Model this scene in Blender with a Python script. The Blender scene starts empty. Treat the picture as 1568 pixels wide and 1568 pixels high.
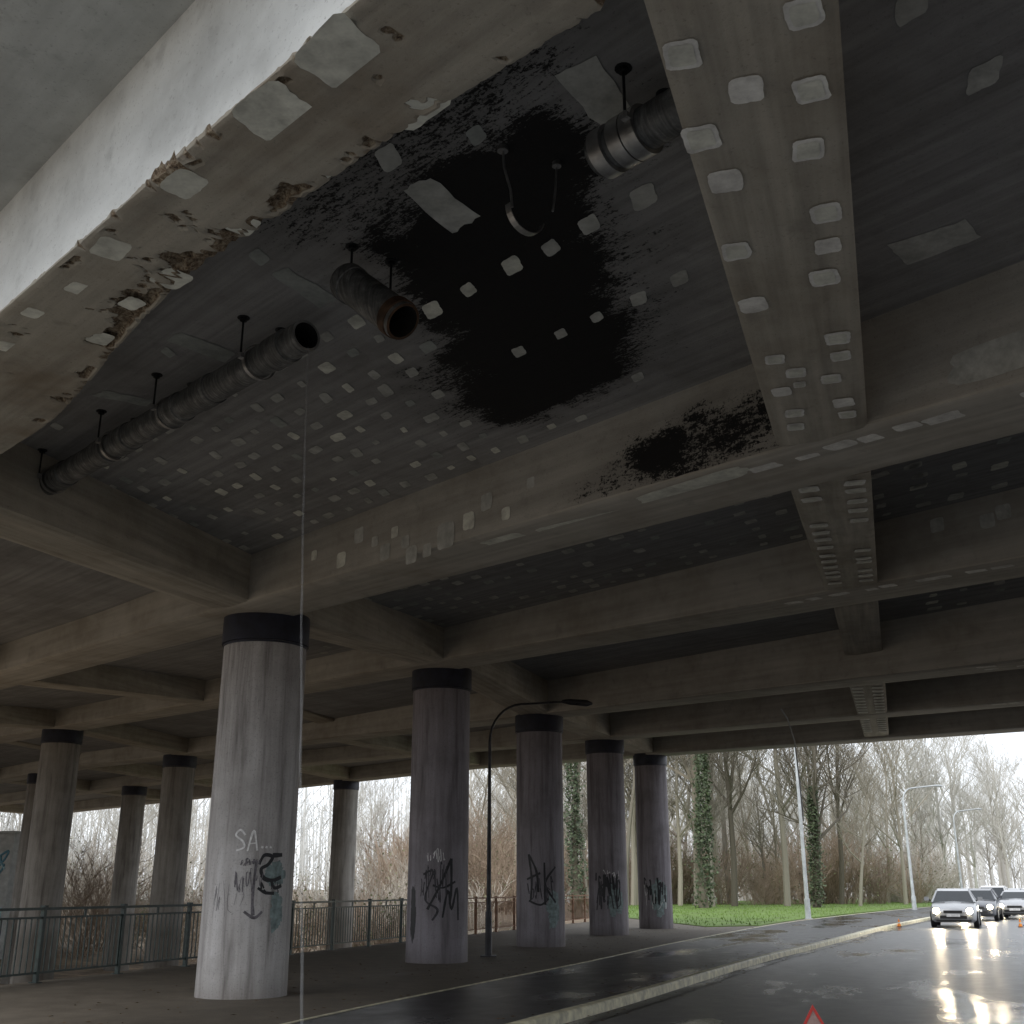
import bpy, math, random, bmesh, time
from mathutils import Vector, Matrix, noise
T0=time.time()
R=random.Random(7)
S=bpy.context.scene
S.view_settings.view_transform='Standard'
S.view_settings.look='None'
S.view_settings.exposure=0
D=(.692,-.722); N=(.722,.692); RD=(.312,.950)
def W(s,n): return (D[0]*s+N[0]*n, D[1]*s+N[1]*n)
def SN(x,y): return (x*D[0]+y*D[1], x*N[0]+y*N[1])
def lerp(a,b,t): return a+(b-a)*t
def interp(x,pts):
    if x<=pts[0][0]: return pts[0][1]
    for (a,b),(c,d) in zip(pts,pts[1:]):
        if x<=c: return lerp(b,d,(x-a)/(c-a))
    return pts[-1][1]
def sm(a,b,x):
    t=max(0,min(1,(x-a)/(b-a))); return t*t*(3-2*t)
def boff(n): return interp(n,[(9,0),(14.3,.3),(16,.3),(21,0)])
def zb(x,y):
    s,n=SN(x,y)
    return 4.72+.036*max(-6,min(y,50))+boff(n)
def zslab(x,y):
    s,n=SN(x,y)
    b=interp(n,[(-5,5.78),(2.4,5.86),(8.35,5.95),(14.8,6.5),(21,6.62),(27.5,6.78),(34,6.95)])
    return max(b, zb(x,y)+.55)
SL=-85
# ------------------------------------------------------------ materials
def newmat(name):
    m=bpy.data.materials.new(name); m.use_nodes=True
    nt=m.node_tree; nt.nodes.clear()
    o=nt.nodes.new('ShaderNodeOutputMaterial'); b=nt.nodes.new('ShaderNodeBsdfPrincipled')
    nt.links.new(b.outputs[0],o.inputs[0])
    return m,nt,b
def nd(nt,t,**k):
    n=nt.nodes.new(t)
    for a,v in k.items(): setattr(n,a,v)
    return n
def ramp(nt,inp,stops):
    r=nd(nt,'ShaderNodeValToRGB'); e=r.color_ramp.elements
    while len(e)<len(stops): e.new(.5)
    for el,(p,c) in zip(e,stops):
        el.position=p; el.color=(c,c,c,1) if not isinstance(c,tuple) else (*c,1)
    nt.links.new(inp,r.inputs[0]); return r.outputs[0]
def noisen(nt,vec,scale,detail=6,rough=.6,dist=0):
    n=nd(nt,'ShaderNodeTexNoise'); n.inputs['Scale'].default_value=scale
    n.inputs['Detail'].default_value=min(detail,4); n.inputs['Roughness'].default_value=rough
    n.inputs['Distortion'].default_value=dist
    nt.links.new(vec,n.inputs['Vector']); return n.outputs['Fac']
def mapping(nt,vec,rot=(0,0,0),scale=(1,1,1)):
    a=nd(nt,'ShaderNodeMapping'); a.inputs['Rotation'].default_value=rot
    nt.links.new(vec,a.inputs['Vector'])
    b=nd(nt,'ShaderNodeMapping'); b.inputs['Scale'].default_value=scale
    nt.links.new(a.outputs[0],b.inputs['Vector']); return b.outputs[0]
def mix(nt,fac,a,b,mode='MIX'):
    m=nd(nt,'ShaderNodeMix',data_type='RGBA',blend_type=mode)
    for inp,v in ((m.inputs[0],fac),(m.inputs[6],a),(m.inputs[7],b)):
        if isinstance(v,bpy.types.NodeSocket): nt.links.new(v,inp)
        elif isinstance(v,(int,float)): inp.default_value=v
        else: inp.default_value=(*v,1)
    return m.outputs[2]
def math_(nt,op,a,b=0.0,c=None):
    m=nd(nt,'ShaderNodeMath',operation=op)
    for i,v in enumerate((a,b) if c is None else (a,b,c)):
        if isinstance(v,bpy.types.NodeSocket): nt.links.new(v,m.inputs[i])
        else: m.inputs[i].default_value=v
    return m.outputs[0]
def bump(nt,b,h,strength=.3,dist=.02):
    n=nd(nt,'ShaderNodeBump'); n.inputs['Strength'].default_value=strength; n.inputs['Distance'].default_value=dist
    nt.links.new(h,n.inputs['Height']); nt.links.new(n.outputs[0],b.inputs['Normal'])
def simple(name,col,rough=.6,metal=0,var=.25,scale=8,bmp=0,emit=None,es=0):
    m,nt,b=newmat(name)
    tc=nd(nt,'ShaderNodeTexCoord').outputs['Object']
    f=noisen(nt,tc,scale,2)
    c2=tuple(x*(1-var) for x in col); c1=tuple(min(1,x*(1+var)) for x in col)
    r=ramp(nt,f,[(.3,c2),(.7,c1)])
    nt.links.new(r,b.inputs['Base Color'])
    b.inputs['Roughness'].default_value=rough; b.inputs['Metallic'].default_value=metal
    if bmp: bump(nt,b,f,bmp)
    if emit: b.inputs['Emission Color'].default_value=(*emit,1); b.inputs['Emission Strength'].default_value=es
    return m
def concrete(name,col,ang,boards=9.0,board_amt=.35,stain=(.10,.075,.05),along=.35,sooty=False,spalled=False,detail=True,stain_amt=.55):
    m,nt,b=newmat(name)
    tc=nd(nt,'ShaderNodeTexCoord').outputs['Object']
    v=mapping(nt,tc,(0,0,ang),(along,boards,boards*.8))
    lines=noisen(nt,v,1.0,3,.6,0)
    big=noisen(nt,tc,.7,4,.68)
    lo=tuple(x*(1-board_amt) for x in col); hi=tuple(min(1,x*(1+board_amt)) for x in col)
    c=ramp(nt,lines,[(.32,lo),(.5,col),(.68,hi)])
    c=mix(nt,math_(nt,'MULTIPLY',ramp(nt,big,[(.42,0.),(.7,1.)]),stain_amt),c,stain)
    h=lines
    med=noisen(nt,tc,3.5,4,.65)
    c=mix(nt,math_(nt,'MULTIPLY',ramp(nt,med,[(.5,0.),(.75,1.)]),.4),c,hi)
    c=mix(nt,math_(nt,'MULTIPLY',ramp(nt,med,[(.3,1.),(.42,0.)]),.35),c,tuple(x*.5 for x in col))
    if detail:
        gr=noisen(nt,tc,42,4,.75)
        c=mix(nt,math_(nt,'MULTIPLY',ramp(nt,gr,[(.3,1.),(.42,0.)]),.55),c,tuple(x*.4 for x in col))
        h=math_(nt,'ADD',math_(nt,'MULTIPLY',lines,.6),math_(nt,'MULTIPLY',gr,.3))
    if spalled:
        sp=nd(nt,'ShaderNodeAttribute',attribute_name='spall').outputs['Fac']
        agg=noisen(nt,tc,34,4,.75)
        spc=ramp(nt,agg,[(.34,(.03,.022,.015)),(.47,(.17,.12,.075)),(.62,(.36,.31,.23))])
        spf=ramp(nt,math_(nt,'ADD',sp,math_(nt,'MULTIPLY',math_(nt,'SUBTRACT',med,.5),.8)),[(.26,0.),(.38,1.)])
        c=mix(nt,spf,c,spc)
        h=math_(nt,'ADD',h,math_(nt,'MULTIPLY',agg,math_(nt,'MULTIPLY',spf,1.5)))
    if sooty:
        so=nd(nt,'ShaderNodeAttribute',attribute_name='soot').outputs['Fac']
        vs=mapping(nt,tc,(0,0,ang),(9,30,26))
        n1=noisen(nt,vs,1.0,4,.8)
        nn=math_(nt,'ADD',math_(nt,'MULTIPLY',n1,.62),math_(nt,'ADD',math_(nt,'MULTIPLY',med,.22),math_(nt,'MULTIPLY',gr,.40)))
        th=math_(nt,'SUBTRACT',math_(nt,'ADD',so,.03),math_(nt,'MULTIPLY',math_(nt,'SUBTRACT',nn,.39),2.1))
        sf=ramp(nt,th,[(.0,0.),(.12,1.)])
        soft=math_(nt,'MULTIPLY',ramp(nt,so,[(.12,0.),(.8,1.)]),.75)
        c=mix(nt,soft,c,tuple(x*.15 for x in col))
        c=mix(nt,sf,c,(.0055,.0055,.006))
    nt.links.new(c,b.inputs['Base Color'])
    b.inputs['Roughness'].default_value=.85
    if detail: bump(nt,b,h,.7,.015)
    return m
ANG_D=math.atan2(.722,.692)
ANG_R=-math.atan2(.950,.312)
M_slab=concrete('slab_concrete',(.28,.285,.29),ANG_D,10,.2,(.14,.14,.135),detail=False)
M_slabs=concrete('slab_concrete_sooted',(.31,.31,.31),ANG_D,10,.22,(.17,.165,.155),sooty=True)
M_bt=concrete('beam_concrete_transverse',(.41,.395,.36),ANG_D,9,.16,(.21,.185,.145),detail=False)
M_btlow=concrete('beam_soffit_concrete',(.45,.43,.385),ANG_D,8,.18,(.24,.205,.155),detail=False,stain_amt=.6)
M_bts=concrete('beam_concrete_sooted',(.41,.395,.36),ANG_D,9,.16,(.21,.185,.145),sooty=True)
M_bl=concrete('beam_concrete_longitudinal',(.42,.395,.34),ANG_R,9,.24,(.20,.165,.115))
M_edge=concrete('front_beam_concrete',(.385,.36,.305),ANG_D,7,.24,(.19,.135,.08),spalled=True,stain_amt=.75)
M_eface=concrete('front_beam_face',(.74,.765,.76),ANG_D,3,.12,(.40,.41,.40),along=.8,stain_amt=.75)  # near face much whiter than its beam: daylight on it put into the colour
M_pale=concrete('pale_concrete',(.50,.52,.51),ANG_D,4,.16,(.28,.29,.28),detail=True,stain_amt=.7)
def patchmat(name,col):
    m,nt,b=newmat(name)
    tc=nd(nt,'ShaderNodeTexCoord').outputs['Object']
    a=noisen(nt,tc,6,4,.7); l=noisen(nt,tc,1.3,2,.5)
    c=ramp(nt,a,[(.3,tuple(x*.65 for x in col)),(.65,tuple(min(1,x*1.18) for x in col))])
    c=mix(nt,math_(nt,'MULTIPLY',ramp(nt,l,[(.4,0.),(.65,1.)]),.3),c,tuple(x*.6 for x in col))
    nt.links.new(c,b.inputs['Base Color']); b.inputs['Roughness'].default_value=.8
    return m
M_p_light=patchmat('repair_mortar_light',(.76,.77,.69))
M_p_ring=patchmat('repair_mortar_rim',(.86,.85,.81))
M_p_mid=patchmat('repair_mortar_mid',(.52,.53,.50))
M_p_dark=patchmat('repair_mortar_dark',(.38,.405,.39))
def colmat(name,k,tint=(1,1,1)):
    m,nt,b=newmat(name)
    tc0=nd(nt,'ShaderNodeTexCoord').outputs['Object']
    oi=nd(nt,'ShaderNodeObjectInfo').outputs['Location']
    va=nd(nt,'ShaderNodeVectorMath',operation='ADD'); nt.links.new(tc0,va.inputs[0]); nt.links.new(oi,va.inputs[1]); tc=va.outputs[0]
    v=mapping(nt,tc,(0,0,0),(5,5,.35)); st=noisen(nt,v,1,4,.7,.2)
    big=noisen(nt,tc,1.2,4,.6); gr=noisen(nt,tc,45,3,.7)
    f=lambda *a: tuple(x*k*t for x,t in zip(a,tint))
    c=ramp(nt,st,[(.3,f(.19,.18,.175)),(.42,f(.37,.355,.35)),(.5,f(.47,.455,.45)),(.7,f(.59,.58,.58))])
    c=mix(nt,math_(nt,'MULTIPLY',ramp(nt,big,[(.45,0.),(.7,1.)]),.55),c,f(.24,.225,.215))
    c=mix(nt,math_(nt,'MULTIPLY',ramp(nt,gr,[(.34,1.),(.44,0.)]),.45),c,f(.14,.14,.14))
    sx=nd(nt,'ShaderNodeSeparateXYZ'); nt.links.new(tc0,sx.inputs[0])
    zz=math_(nt,'ADD',sx.outputs['Z'],math_(nt,'MULTIPLY',big,1.0))
    c=mix(nt,math_(nt,'MULTIPLY',ramp(nt,zz,[(.55,1.),(.95,0.)]),.6),c,f(.17,.15,.13))
    nt.links.new(c,b.inputs['Base Color']); b.inputs['Roughness'].default_value=.75
    bump(nt,b,gr,.3,.012); return m
M_col=colmat('pillar_concrete',1.0)
M_col2=colmat('pillar_concrete_shaded',.55,(1,.96,1.07))  # darker, purplish copy of the pillar concrete: rear pillars' shade put into the colour
M_col3=colmat('pillar_concrete_brown',.62,(1.02,1,.93))  # brown copy for the outer rows, its colour darkened in place of shade
M_cap=simple('pillar_band_black',(.016,.019,.036),.5,0,.4,5,.1)
M_dark=simple('dark_steel',(.03,.032,.035),.45,.6,.3,12)
M_galv=simple('galvanised_steel',(.42,.42,.42),.38,.85,.3,9)
M_rust=simple('rusty_rim',(.075,.042,.024),.8,.1,.6,9)
M_hole=simple('pipe_inside_black',(.008,.007,.006),.95)  # near-black inner wall and blanking disc of the pipe sections
def pipemat():
    m,nt,b=newmat('pipe_wrapped_steel')
    tc=nd(nt,'ShaderNodeTexCoord').outputs['Object']
    v=mapping(nt,tc,(0,0,ANG_D),(40,3,3)); l=noisen(nt,v,1,3,.5,.3); a=noisen(nt,tc,9,4,.7)
    c=ramp(nt,a,[(.3,(.08,.085,.085)),(.55,(.18,.185,.185)),(.72,(.34,.34,.33))])
    c=mix(nt,math_(nt,'MULTIPLY',ramp(nt,l,[(.4,1.),(.55,0.)]),.5),c,(.04,.04,.04))
    nt.links.new(c,b.inputs['Base Color']); b.inputs['Roughness'].default_value=.5; b.inputs['Metallic'].default_value=.3
    bump(nt,b,l,.7,.02); return m
M_pipe=pipemat()
def wetmat(name,c1,c2,pud=.5,rbase=.35,rwet=.06,scale=.35,streak=False):
    m,nt,b=newmat(name)
    tc=nd(nt,'ShaderNodeTexCoord').outputs['Object']
    v=mapping(nt,tc,(0,0,ANG_R),(.5,1.6,1)); big=noisen(nt,v,scale,4,.55,.3)
    gr=noisen(nt,tc,60,2,.7); med=noisen(nt,tc,3,4,.6)
    wet=ramp(nt,big,[(pud-.05,0.),(pud+.08,1.)])
    c=ramp(nt,med,[(.3,c1),(.7,c2)])
    c=mix(nt,math_(nt,'MULTIPLY',ramp(nt,gr,[(.5,0.),(.7,1.)]),.4),c,tuple(min(1,x*1.8) for x in c2))
    c=mix(nt,math_(nt,'MULTIPLY',wet,.5),c,tuple(x*.5 for x in c1))
    nt.links.new(c,b.inputs['Base Color'])
    r=math_(nt,'SUBTRACT',rbase,math_(nt,'MULTIPLY',wet,rbase-rwet))
    r=math_(nt,'ADD',r,math_(nt,'MULTIPLY',math_(nt,'SUBTRACT',med,.5),.25)); nt.links.new(r,b.inputs['Roughness'])
    n=nd(nt,'ShaderNodeBump'); n.inputs['Distance'].default_value=.01
    nt.links.new(math_(nt,'SUBTRACT',.5,math_(nt,'MULTIPLY',wet,.42)),n.inputs['Strength'])
    nt.links.new(gr,n.inputs['Height']); nt.links.new(n.outputs[0],b.inputs['Normal'])
    return m
M_road=wetmat('wet_asphalt',(.075,.078,.084),(.12,.124,.13),.60,.33,.08)
M_cycle=wetmat('wet_cycle_path_asphalt',(.022,.022,.025),(.042,.042,.044),.55,.38,.12)
M_side=wetmat('damp_pavement',(.11,.093,.072),(.18,.155,.122),.68,.75,.4)
M_kerb=simple('kerb_stone',(.70,.66,.48),.5,0,.3,6,.2)
M_paint=simple('road_paint_white',(.6,.6,.58),.4,0,.25,9)
def grassmat():
    m,nt,b=newmat('grass')
    tc=nd(nt,'ShaderNodeTexCoord').outputs['Object']
    a=noisen(nt,tc,.6,4,.65); g=noisen(nt,tc,14,3,.7)
    c=ramp(nt,a,[(.3,(.09,.13,.025)),(.55,(.14,.25,.03)),(.75,(.18,.29,.05))])
    c=mix(nt,math_(nt,'MULTIPLY',ramp(nt,g,[(.4,1.),(.55,0.)]),.5),c,(.07,.08,.03))
    nt.links.new(c,b.inputs['Base Color']); b.inputs['Roughness'].default_value=.8
    return m
M_grass=grassmat()
M_soil=simple('leaf_litter_ground',(.20,.15,.10),.9,0,.5,1.2,.3)
M_ivy=simple('ivy_leaves',(.07,.095,.045),.6,0,.5,2.5)
def flat(name,col,rough=.9):
    m,nt,b=newmat(name); oi=nd(nt,'ShaderNodeObjectInfo').outputs['Random']
    c=ramp(nt,oi,[(0.,tuple(x*.7 for x in col)),(1.,tuple(min(1,x*1.2) for x in col))])
    nt.links.new(c,b.inputs['Base Color']); b.inputs['Roughness'].default_value=rough; return m
barks=[flat('bark_near',(.16,.14,.105)),flat('bark_mid',(.30,.275,.22)),flat('bark_far',(.50,.485,.44))]  # mid and far bark paler: distance haze mixed into the colour
M_bush=[flat('bush_twigs_near',(.28,.22,.15)),flat('bush_twigs_mid',(.35,.27,.20)),flat('bush_twigs_far',(.50,.455,.39))]  # twigs paler with distance, haze painted into the colour
M_bleaf=simple('bush_leaves',(.20,.22,.11),.8,0,.5,1.5)
M_haze=simple('misty_wood',(.62,.625,.60),.95,0,.12,.05)  # mist is only this pale colour, painted onto the farthest trees
# ------------------------------------------------------------ mesh helpers
def link(o,parent=None):
    S.collection.objects.link(o)
    if parent: o.parent=parent
    return o
def empty(name,loc=(0,0,0)):
    e=bpy.data.objects.new(name,None); e.location=loc; e.empty_display_size=.3
    return link(e)
class MB:
    def __init__(s): s.v=[];s.f=[];s.mi=[];s.soot=None;s.spall=None
    def add(s,vs,fs,mi=0):
        k=len(s.v); s.v+=[tuple(p) for p in vs]; s.f+=[tuple(i+k for i in f) for f in fs]; s.mi+=[mi]*len(fs)
    def box(s,c,d,rot=0,mi=0,top=1.0):
        x,y,z=d[0]/2,d[1]/2,d[2]/2; cs,sn=math.cos(rot),math.sin(rot); vs=[]
        for zz,k in((-z,1),(z,top)):
            for a,b in((-x,-y),(x,-y),(x,y),(-x,y)):
                a*=k;b*=k; vs.append((c[0]+a*cs-b*sn,c[1]+a*sn+b*cs,c[2]+zz))
        s.add(vs,[(3,2,1,0),(4,5,6,7),(0,1,5,4),(1,2,6,5),(2,3,7,6),(3,0,4,7)],mi)
    def tube(s,pts,rad,seg=10,mi=0,caps=True):
        pts=[Vector(p) for p in pts]
        if not hasattr(rad,'__len__'): rad=[rad]*len(pts)
        k=len(s.v); up=None; n=len(pts)
        for i,p in enumerate(pts):
            t=(pts[min(i+1,n-1)]-pts[max(i-1,0)]).normalized()
            if up is None: up=t.orthogonal().normalized()
            up=(up-t*up.dot(t)).normalized(); sd=t.cross(up)
            for j in range(seg):
                a=2*math.pi*j/seg; s.v.append(tuple(p+(up*math.cos(a)+sd*math.sin(a))*rad[i]))
        for i in range(n-1):
            for j in range(seg):
                a=k+i*seg+j;b=k+i*seg+(j+1)%seg
                s.f.append((a,b,b+seg,a+seg)); s.mi.append(mi)
        if caps:
            s.f.append(tuple(k+j for j in range(seg))[::-1]); s.mi.append(mi)
            s.f.append(tuple(k+(n-1)*seg+j for j in range(seg))); s.mi.append(mi)
    def obj(s,name,mats,parent=None,smooth=None):
        me=bpy.data.meshes.new(name); me.from_pydata(s.v,[],s.f); me.update()
        for m in mats: me.materials.append(m)
        if len(mats)>1: me.polygons.foreach_set('material_index',s.mi)
        if smooth is not None:
            me.polygons.foreach_set('use_smooth',[True]*len(me.polygons))
            me.set_sharp_from_angle(angle=math.radians(smooth))
        for nm in('soot','spall'):
            a=getattr(s,nm)
            if a: at=me.attributes.new(nm,'FLOAT','POINT'); at.data.foreach_set('value',a)
        return link(bpy.data.objects.new(name,me),parent)
# ------------------------------------------------------------ soot field
soot_poly=[(-.10,6.0),(.2,5.7),(.42,5.9),(.38,6.39),(.56,7.31),(.82,8.36),(1.00,9.35),(.58,9.8),(.30,10.35),(.0,10.4),(-.34,10.0),(-.40,9.2),(-.40,8.5),(-.66,7.7),(-.85,7.1),(-.75,6.7),(-.45,6.3)]
def pdist(x,y,poly):
    ins=False; best=1e9; n=len(poly)
    for i in range(n):
        ax,ay=poly[i];bx,by=poly[(i+1)%n]
        if (ay>y)!=(by>y) and x<(bx-ax)*(y-ay)/(by-ay)+ax: ins=not ins
        dx,dy=bx-ax,by-ay; t=max(0,min(1,((x-ax)*dx+(y-ay)*dy)/(dx*dx+dy*dy)))
        best=min(best,math.hypot(x-ax-t*dx,y-ay-t*dy))
    return -best if ins else best
def soot(x,y,z):
    if not(-5<x<4 and 3<y<14): return 0
    s,n=SN(x,y); v=0
    nz=.22*noise.noise(Vector((x*2.2,y*2.2,3)))+.14*noise.noise(Vector((x*6,y*6,3)))
    d=pdist(x,y,soot_poly)+nz
    v=.30+.75*(1-sm(-.36,.46,d)) if d<.46 else .30*(1-sm(.46,1.1,d))
    q=math.hypot((s+4.3)/1.9,(n-3.4)/1.0); v=max(v,.50*(1-sm(.3,1.05,q)))
    q=math.hypot((s+5.6)/1.2,(n-3.6)/.7); v=max(v,.44*(1-sm(.3,1.05,q)))
    q=math.hypot((x+.62)/.55,(y-9.35)/.95)+nz*2; v=max(v,.50*(1-sm(.3,1.15,q)))
    q=math.hypot((x-1.05)/.35,(y-8.6)/.9)+nz*2; v=max(v,.46*(1-sm(.3,1.15,q)))
    if n>7.2:
        w=.25*noise.noise(Vector((s*2.5,z*6,3)))
        q=math.hypot((s+5.75)/1.7,(z-5.38)/.50)+w; q2=math.hypot((s+6.15)/.7,(z-5.40)/.40)+w
        f=max(.58*(1-sm(.3,1.25,q)),.95*(1-sm(.1,1.15,q2)))
        q3=math.hypot((s+6.9)/.9,(z-5.25)/.25); f=max(f,.42*(1-sm(.2,1.1,q3)))
        v=f if z<5.90 else max(v*.6,f)
    return min(v,1)
# ------------------------------------------------------------ bridge
bridge=empty('road_bridge')
def frange(a,b,st):
    n=max(1,int(math.ceil((b-a)/st))); return [a+(b-a)*i/n for i in range(n+1)]
def slab(name,s0,s1,n0,n1,st,mat,dosoot=False):
    mb=MB(); ss=frange(s0,s1,st); ns=frange(n0,n1,st if dosoot else min(st,1.0)); at=[]
    for n in ns:
        for s in ss:
            x,y=W(s,n); z=zslab(x,y); mb.v.append((x,y,z))
            if dosoot: at.append(soot(x,y,z))
    k=len(ss)
    for i in range(len(ns)-1):
        for j in range(k-1):
            mb.f.append((i*k+j,(i+1)*k+j,(i+1)*k+j+1,i*k+j+1)); mb.mi.append(0)
    if dosoot: mb.soot=at
    return mb.obj(name,[mat],bridge,40)
NF=.75
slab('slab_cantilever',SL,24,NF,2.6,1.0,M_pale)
slab('slab_left',SL,-12,2.6,8.0,1.0,M_slab)
slab('slab_main_bay',-12,3,2.6,8.0,.06,M_slabs,True)
slab('slab_right',3,24,2.6,8.0,1.0,M_slab)
slab('slab_rear_bays',SL,24,8.0,34.4,1.0,M_slab)
mb=MB()
pts=[W(SL,NF),W(24,NF),W(24,34.4),W(SL,34.4)]
mb.add([(x,y,8.2) for x,y in pts]+[(x,y,8.25) for x,y in pts],[(3,2,1,0),(4,5,6,7),(0,1,5,4),(1,2,6,5),(2,3,7,6),(3,0,4,7)])
mb.obj('deck_top',[M_slab],bridge)
def sweep(name,path,prof_fn,mats,dosoot=False,sharp=28,mfn=None):
    mb=MB(); so=[];spl=[]; k=None
    if not isinstance(mats,list): mats=[mats]
    for (x,y,nx,ny) in path:
        pr=prof_fn(x,y); k=len(pr)
        for (o,z,sp) in pr:
            px,py=x+nx*o,y+ny*o; mb.v.append((px,py,z)); spl.append(sp)
            so.append(soot(px,py,z) if dosoot else 0)
    m=len(path)
    for i in range(m-1):
        for j in range(k-1):
            mb.f.append((i*k+j,(i+1)*k+j,(i+1)*k+j+1,i*k+j+1)); mb.mi.append(mfn(j,k) if mfn else 0)
    mb.f.append(tuple(range(k))); mb.f.append(tuple((m-1)*k+j for j in range(k))[::-1]); mb.mi+=[0,0]
    if dosoot: mb.soot=so
    mb.spall=spl
    return mb.obj(name,mats,bridge,sharp)
def beam_prof(w0,w1,zf,ztop,ch=.035,rough=.012,fine=False,extra=None):
    def fn(x,y):
        z=zf(x,y); zt=ztop(x,y)
        a=noise.noise(Vector((x*4,y*4,1)))*rough; b=noise.noise(Vector((x*4,y*4,9)))*rough
        c0=c1=0
        if extra: c0,c1=extra(x,y)
        pts=[(w0,zt,0)]
        m=9 if fine else 1
        zl=z+ch+c0*.9+abs(a); zr=z+ch+c1*.9+abs(b)
        for i in range(m): pts.append((w0,lerp(zt,zl,(i+1)/(m+0.0)) if m>1 else zl,min(1,c0*9) if i==m-1 else 0))
        pts.append((w0+c0*.45,z+ch*.5+c0*.35,min(1,c0*16)))
        xl=w0+ch+c0*1.3+abs(b); xr=w1-ch-c1*1.3-abs(a)
        pts.append((xl,z,min(1,c0*10)))
        K_=20 if extra else 4
        for i in range(1,K_):
            o=lerp(xl,xr,i/K_); zz=z; sp=0
            if extra:
                px,py=x+N[0]*o,y+N[1]*o; s_=SN(px,py)[0]
                nz=noise.noise(Vector((px*3.1,py*3.1,4)))+.55*noise.noise(Vector((px*9,py*9,4)))+.35*noise.noise(Vector((px*24,py*24,4)))
                de=min(o-w0+.04,w1-o)
                k=nz-.42+.75*max(0,1-de/.18)-.22
                if w1-o<.45: k+=1.15*max(0,1-abs(s_+5.9)/1.3)*(1-(w1-o)/.45)
                k-=1.0*sm(-8.2,-9.2,s_)
                if k>0: sp=min(1,k*4); zz=z+min(.04,k*.14)
            pts.append((o,zz,sp))
        pts.append((xr,z,min(1,c1*10)))
        pts.append((w1-c1*.45,z+ch*.5+c1*.35,min(1,c1*16)))
        for i in range(m): pts.append((w1,lerp(zr,zt,i/(m+0.0)) if m>1 else zr,min(1,c1*9) if i==0 else 0))
        pts.append((w1,zt,0))
        return pts
    return fn
def tbeam(name,nc,w0,w1,s0,s1,st,mat,fine=False,extra=None,dz=0,low=None):
    path=[]
    for s in frange(s0,s1,st):
        x,y=W(s,nc); path.append((x,y,N[0],N[1]))
    mats=[mat,low] if low else mat
    m=9 if fine else 1
    mf=(lambda j,k: 1 if m<=j<k-1-m else 0) if low else None
    return sweep(name,path,beam_prof(w0,w1,lambda x,y:zb(x,y)+dz,lambda x,y:zslab(x,y)+.12,fine=fine,extra=extra),mats,fine,28,mf)
def gextra(x,y):
    s,n=SN(x,y)
    f1=noise.noise(Vector((x*5,y*5,5))); f2=noise.noise(Vector((x*17,y*17,5))); f3=noise.noise(Vector((x*40,y*40,5)))
    g1=noise.noise(Vector((x*4+7,y*4,2))); g2=noise.noise(Vector((x*15,y*15,2)))
    near=max(0,f1*.6+f2*.6+f3*.3-.05)*.05+.003
    far=max(0,g1*.5+g2*.6+f3*.3+.05)*.075+.003
    far*=1-.8*sm(-7.2,-9,s)
    far+=.075*max(0,1-abs(s+5.3)/.7)*(1+g2*1.2+f3*.8)
    near+=.035*max(0,1-abs(s+4.6)/.45)*(1+f2*1.2+f3)
    return max(0,near),max(0,far)
gpath=[]
for s in frange(-9.5,3,.022):
    x,y=W(s,2.05); gpath.append((x,y,N[0],N[1]))
def gprof(x,y):
    s,n=SN(x,y)
    w=.64+.36*sm(-5.5,-8.8,s)+.12*sm(-4,-1.5,s)
    return beam_prof(0,w,zb,lambda x,y:zslab(x,y)+.12,fine=True,extra=gextra,ch=.015)(x,y)
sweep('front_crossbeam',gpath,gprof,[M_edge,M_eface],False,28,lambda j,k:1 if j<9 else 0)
tbeam('front_crossbeam_left',2.05,0,1.0,SL,-9.5,1.5,M_edge)
tbeam('front_crossbeam_right',2.05,0,.74,3,24,1.5,M_edge)
tbeam('crossbeam_a',7.85,0,1.0,-14.2,6,.05,M_bts,True,low=M_btlow)
tbeam('crossbeam_a_left',7.85,0,1.0,SL,-14.2,1.0,M_bt,low=M_btlow)
tbeam('crossbeam_a_right',7.85,0,1.0,6,24,1.0,M_bt,low=M_btlow)
for nm,n0,w in(('b',14.35,1.0),('c',20.85,.95),('d',27.0,.9)):
    tbeam('crossbeam_'+nm,n0,0,w,SL,24,.5,M_bt,low=M_btlow)
tbeam('crossbeam_rear',33.0,0,.95,SL,24,.5,M_bt,dz=-.05)
for nn,nm in((NF-.3,'front'),(34.0,'rear')):
    mb=MB(); ss=frange(SL,24,2)
    for s in ss:
        for o,z in((0,5.6 if nn<3 else zb(*W(s,nn))+.3),(.3,5.6 if nn<3 else zb(*W(s,nn))+.3),(.3,9.2),(0,9.2)):
            x,y=W(s,nn+o+ (0 if nn<3 else .3)); mb.v.append((x,y,z+(.25 if nn<3 and z<9 else 0)))
    for i in range(len(ss)-1):
        for j in range(4): mb.f.append((i*4+j,i*4+(j+1)%4,(i+1)*4+(j+1)%4,(i+1)*4+j)); mb.mi.append(0)
    mb.obj('parapet_'+nm,[M_bt],bridge)
RN=(.950,-.312)
def lbeam(name,px,py,n0,n1,hw,dz=0,fine=False):
    s0,nn=SN(px,py); path=[]
    kk=RD[0]*N[0]+RD[1]*N[1]
    for n in frange(n0,n1,.1 if fine else .5):
        k=(n-nn)/kk; path.append((px+RD[0]*k,py+RD[1]*k,RN[0],RN[1]))
    sweep(name,path[::-1],beam_prof(-hw,hw,lambda x,y:zb(x,y)+dz,lambda x,y:zslab(x,y)+.11),M_bl)
segs=[(2.74,7.9,.004),(8.80,14.4,.004),(15.3,20.9,.48),(21.75,27.05,.004),(27.85,33.05,.01)]
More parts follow.
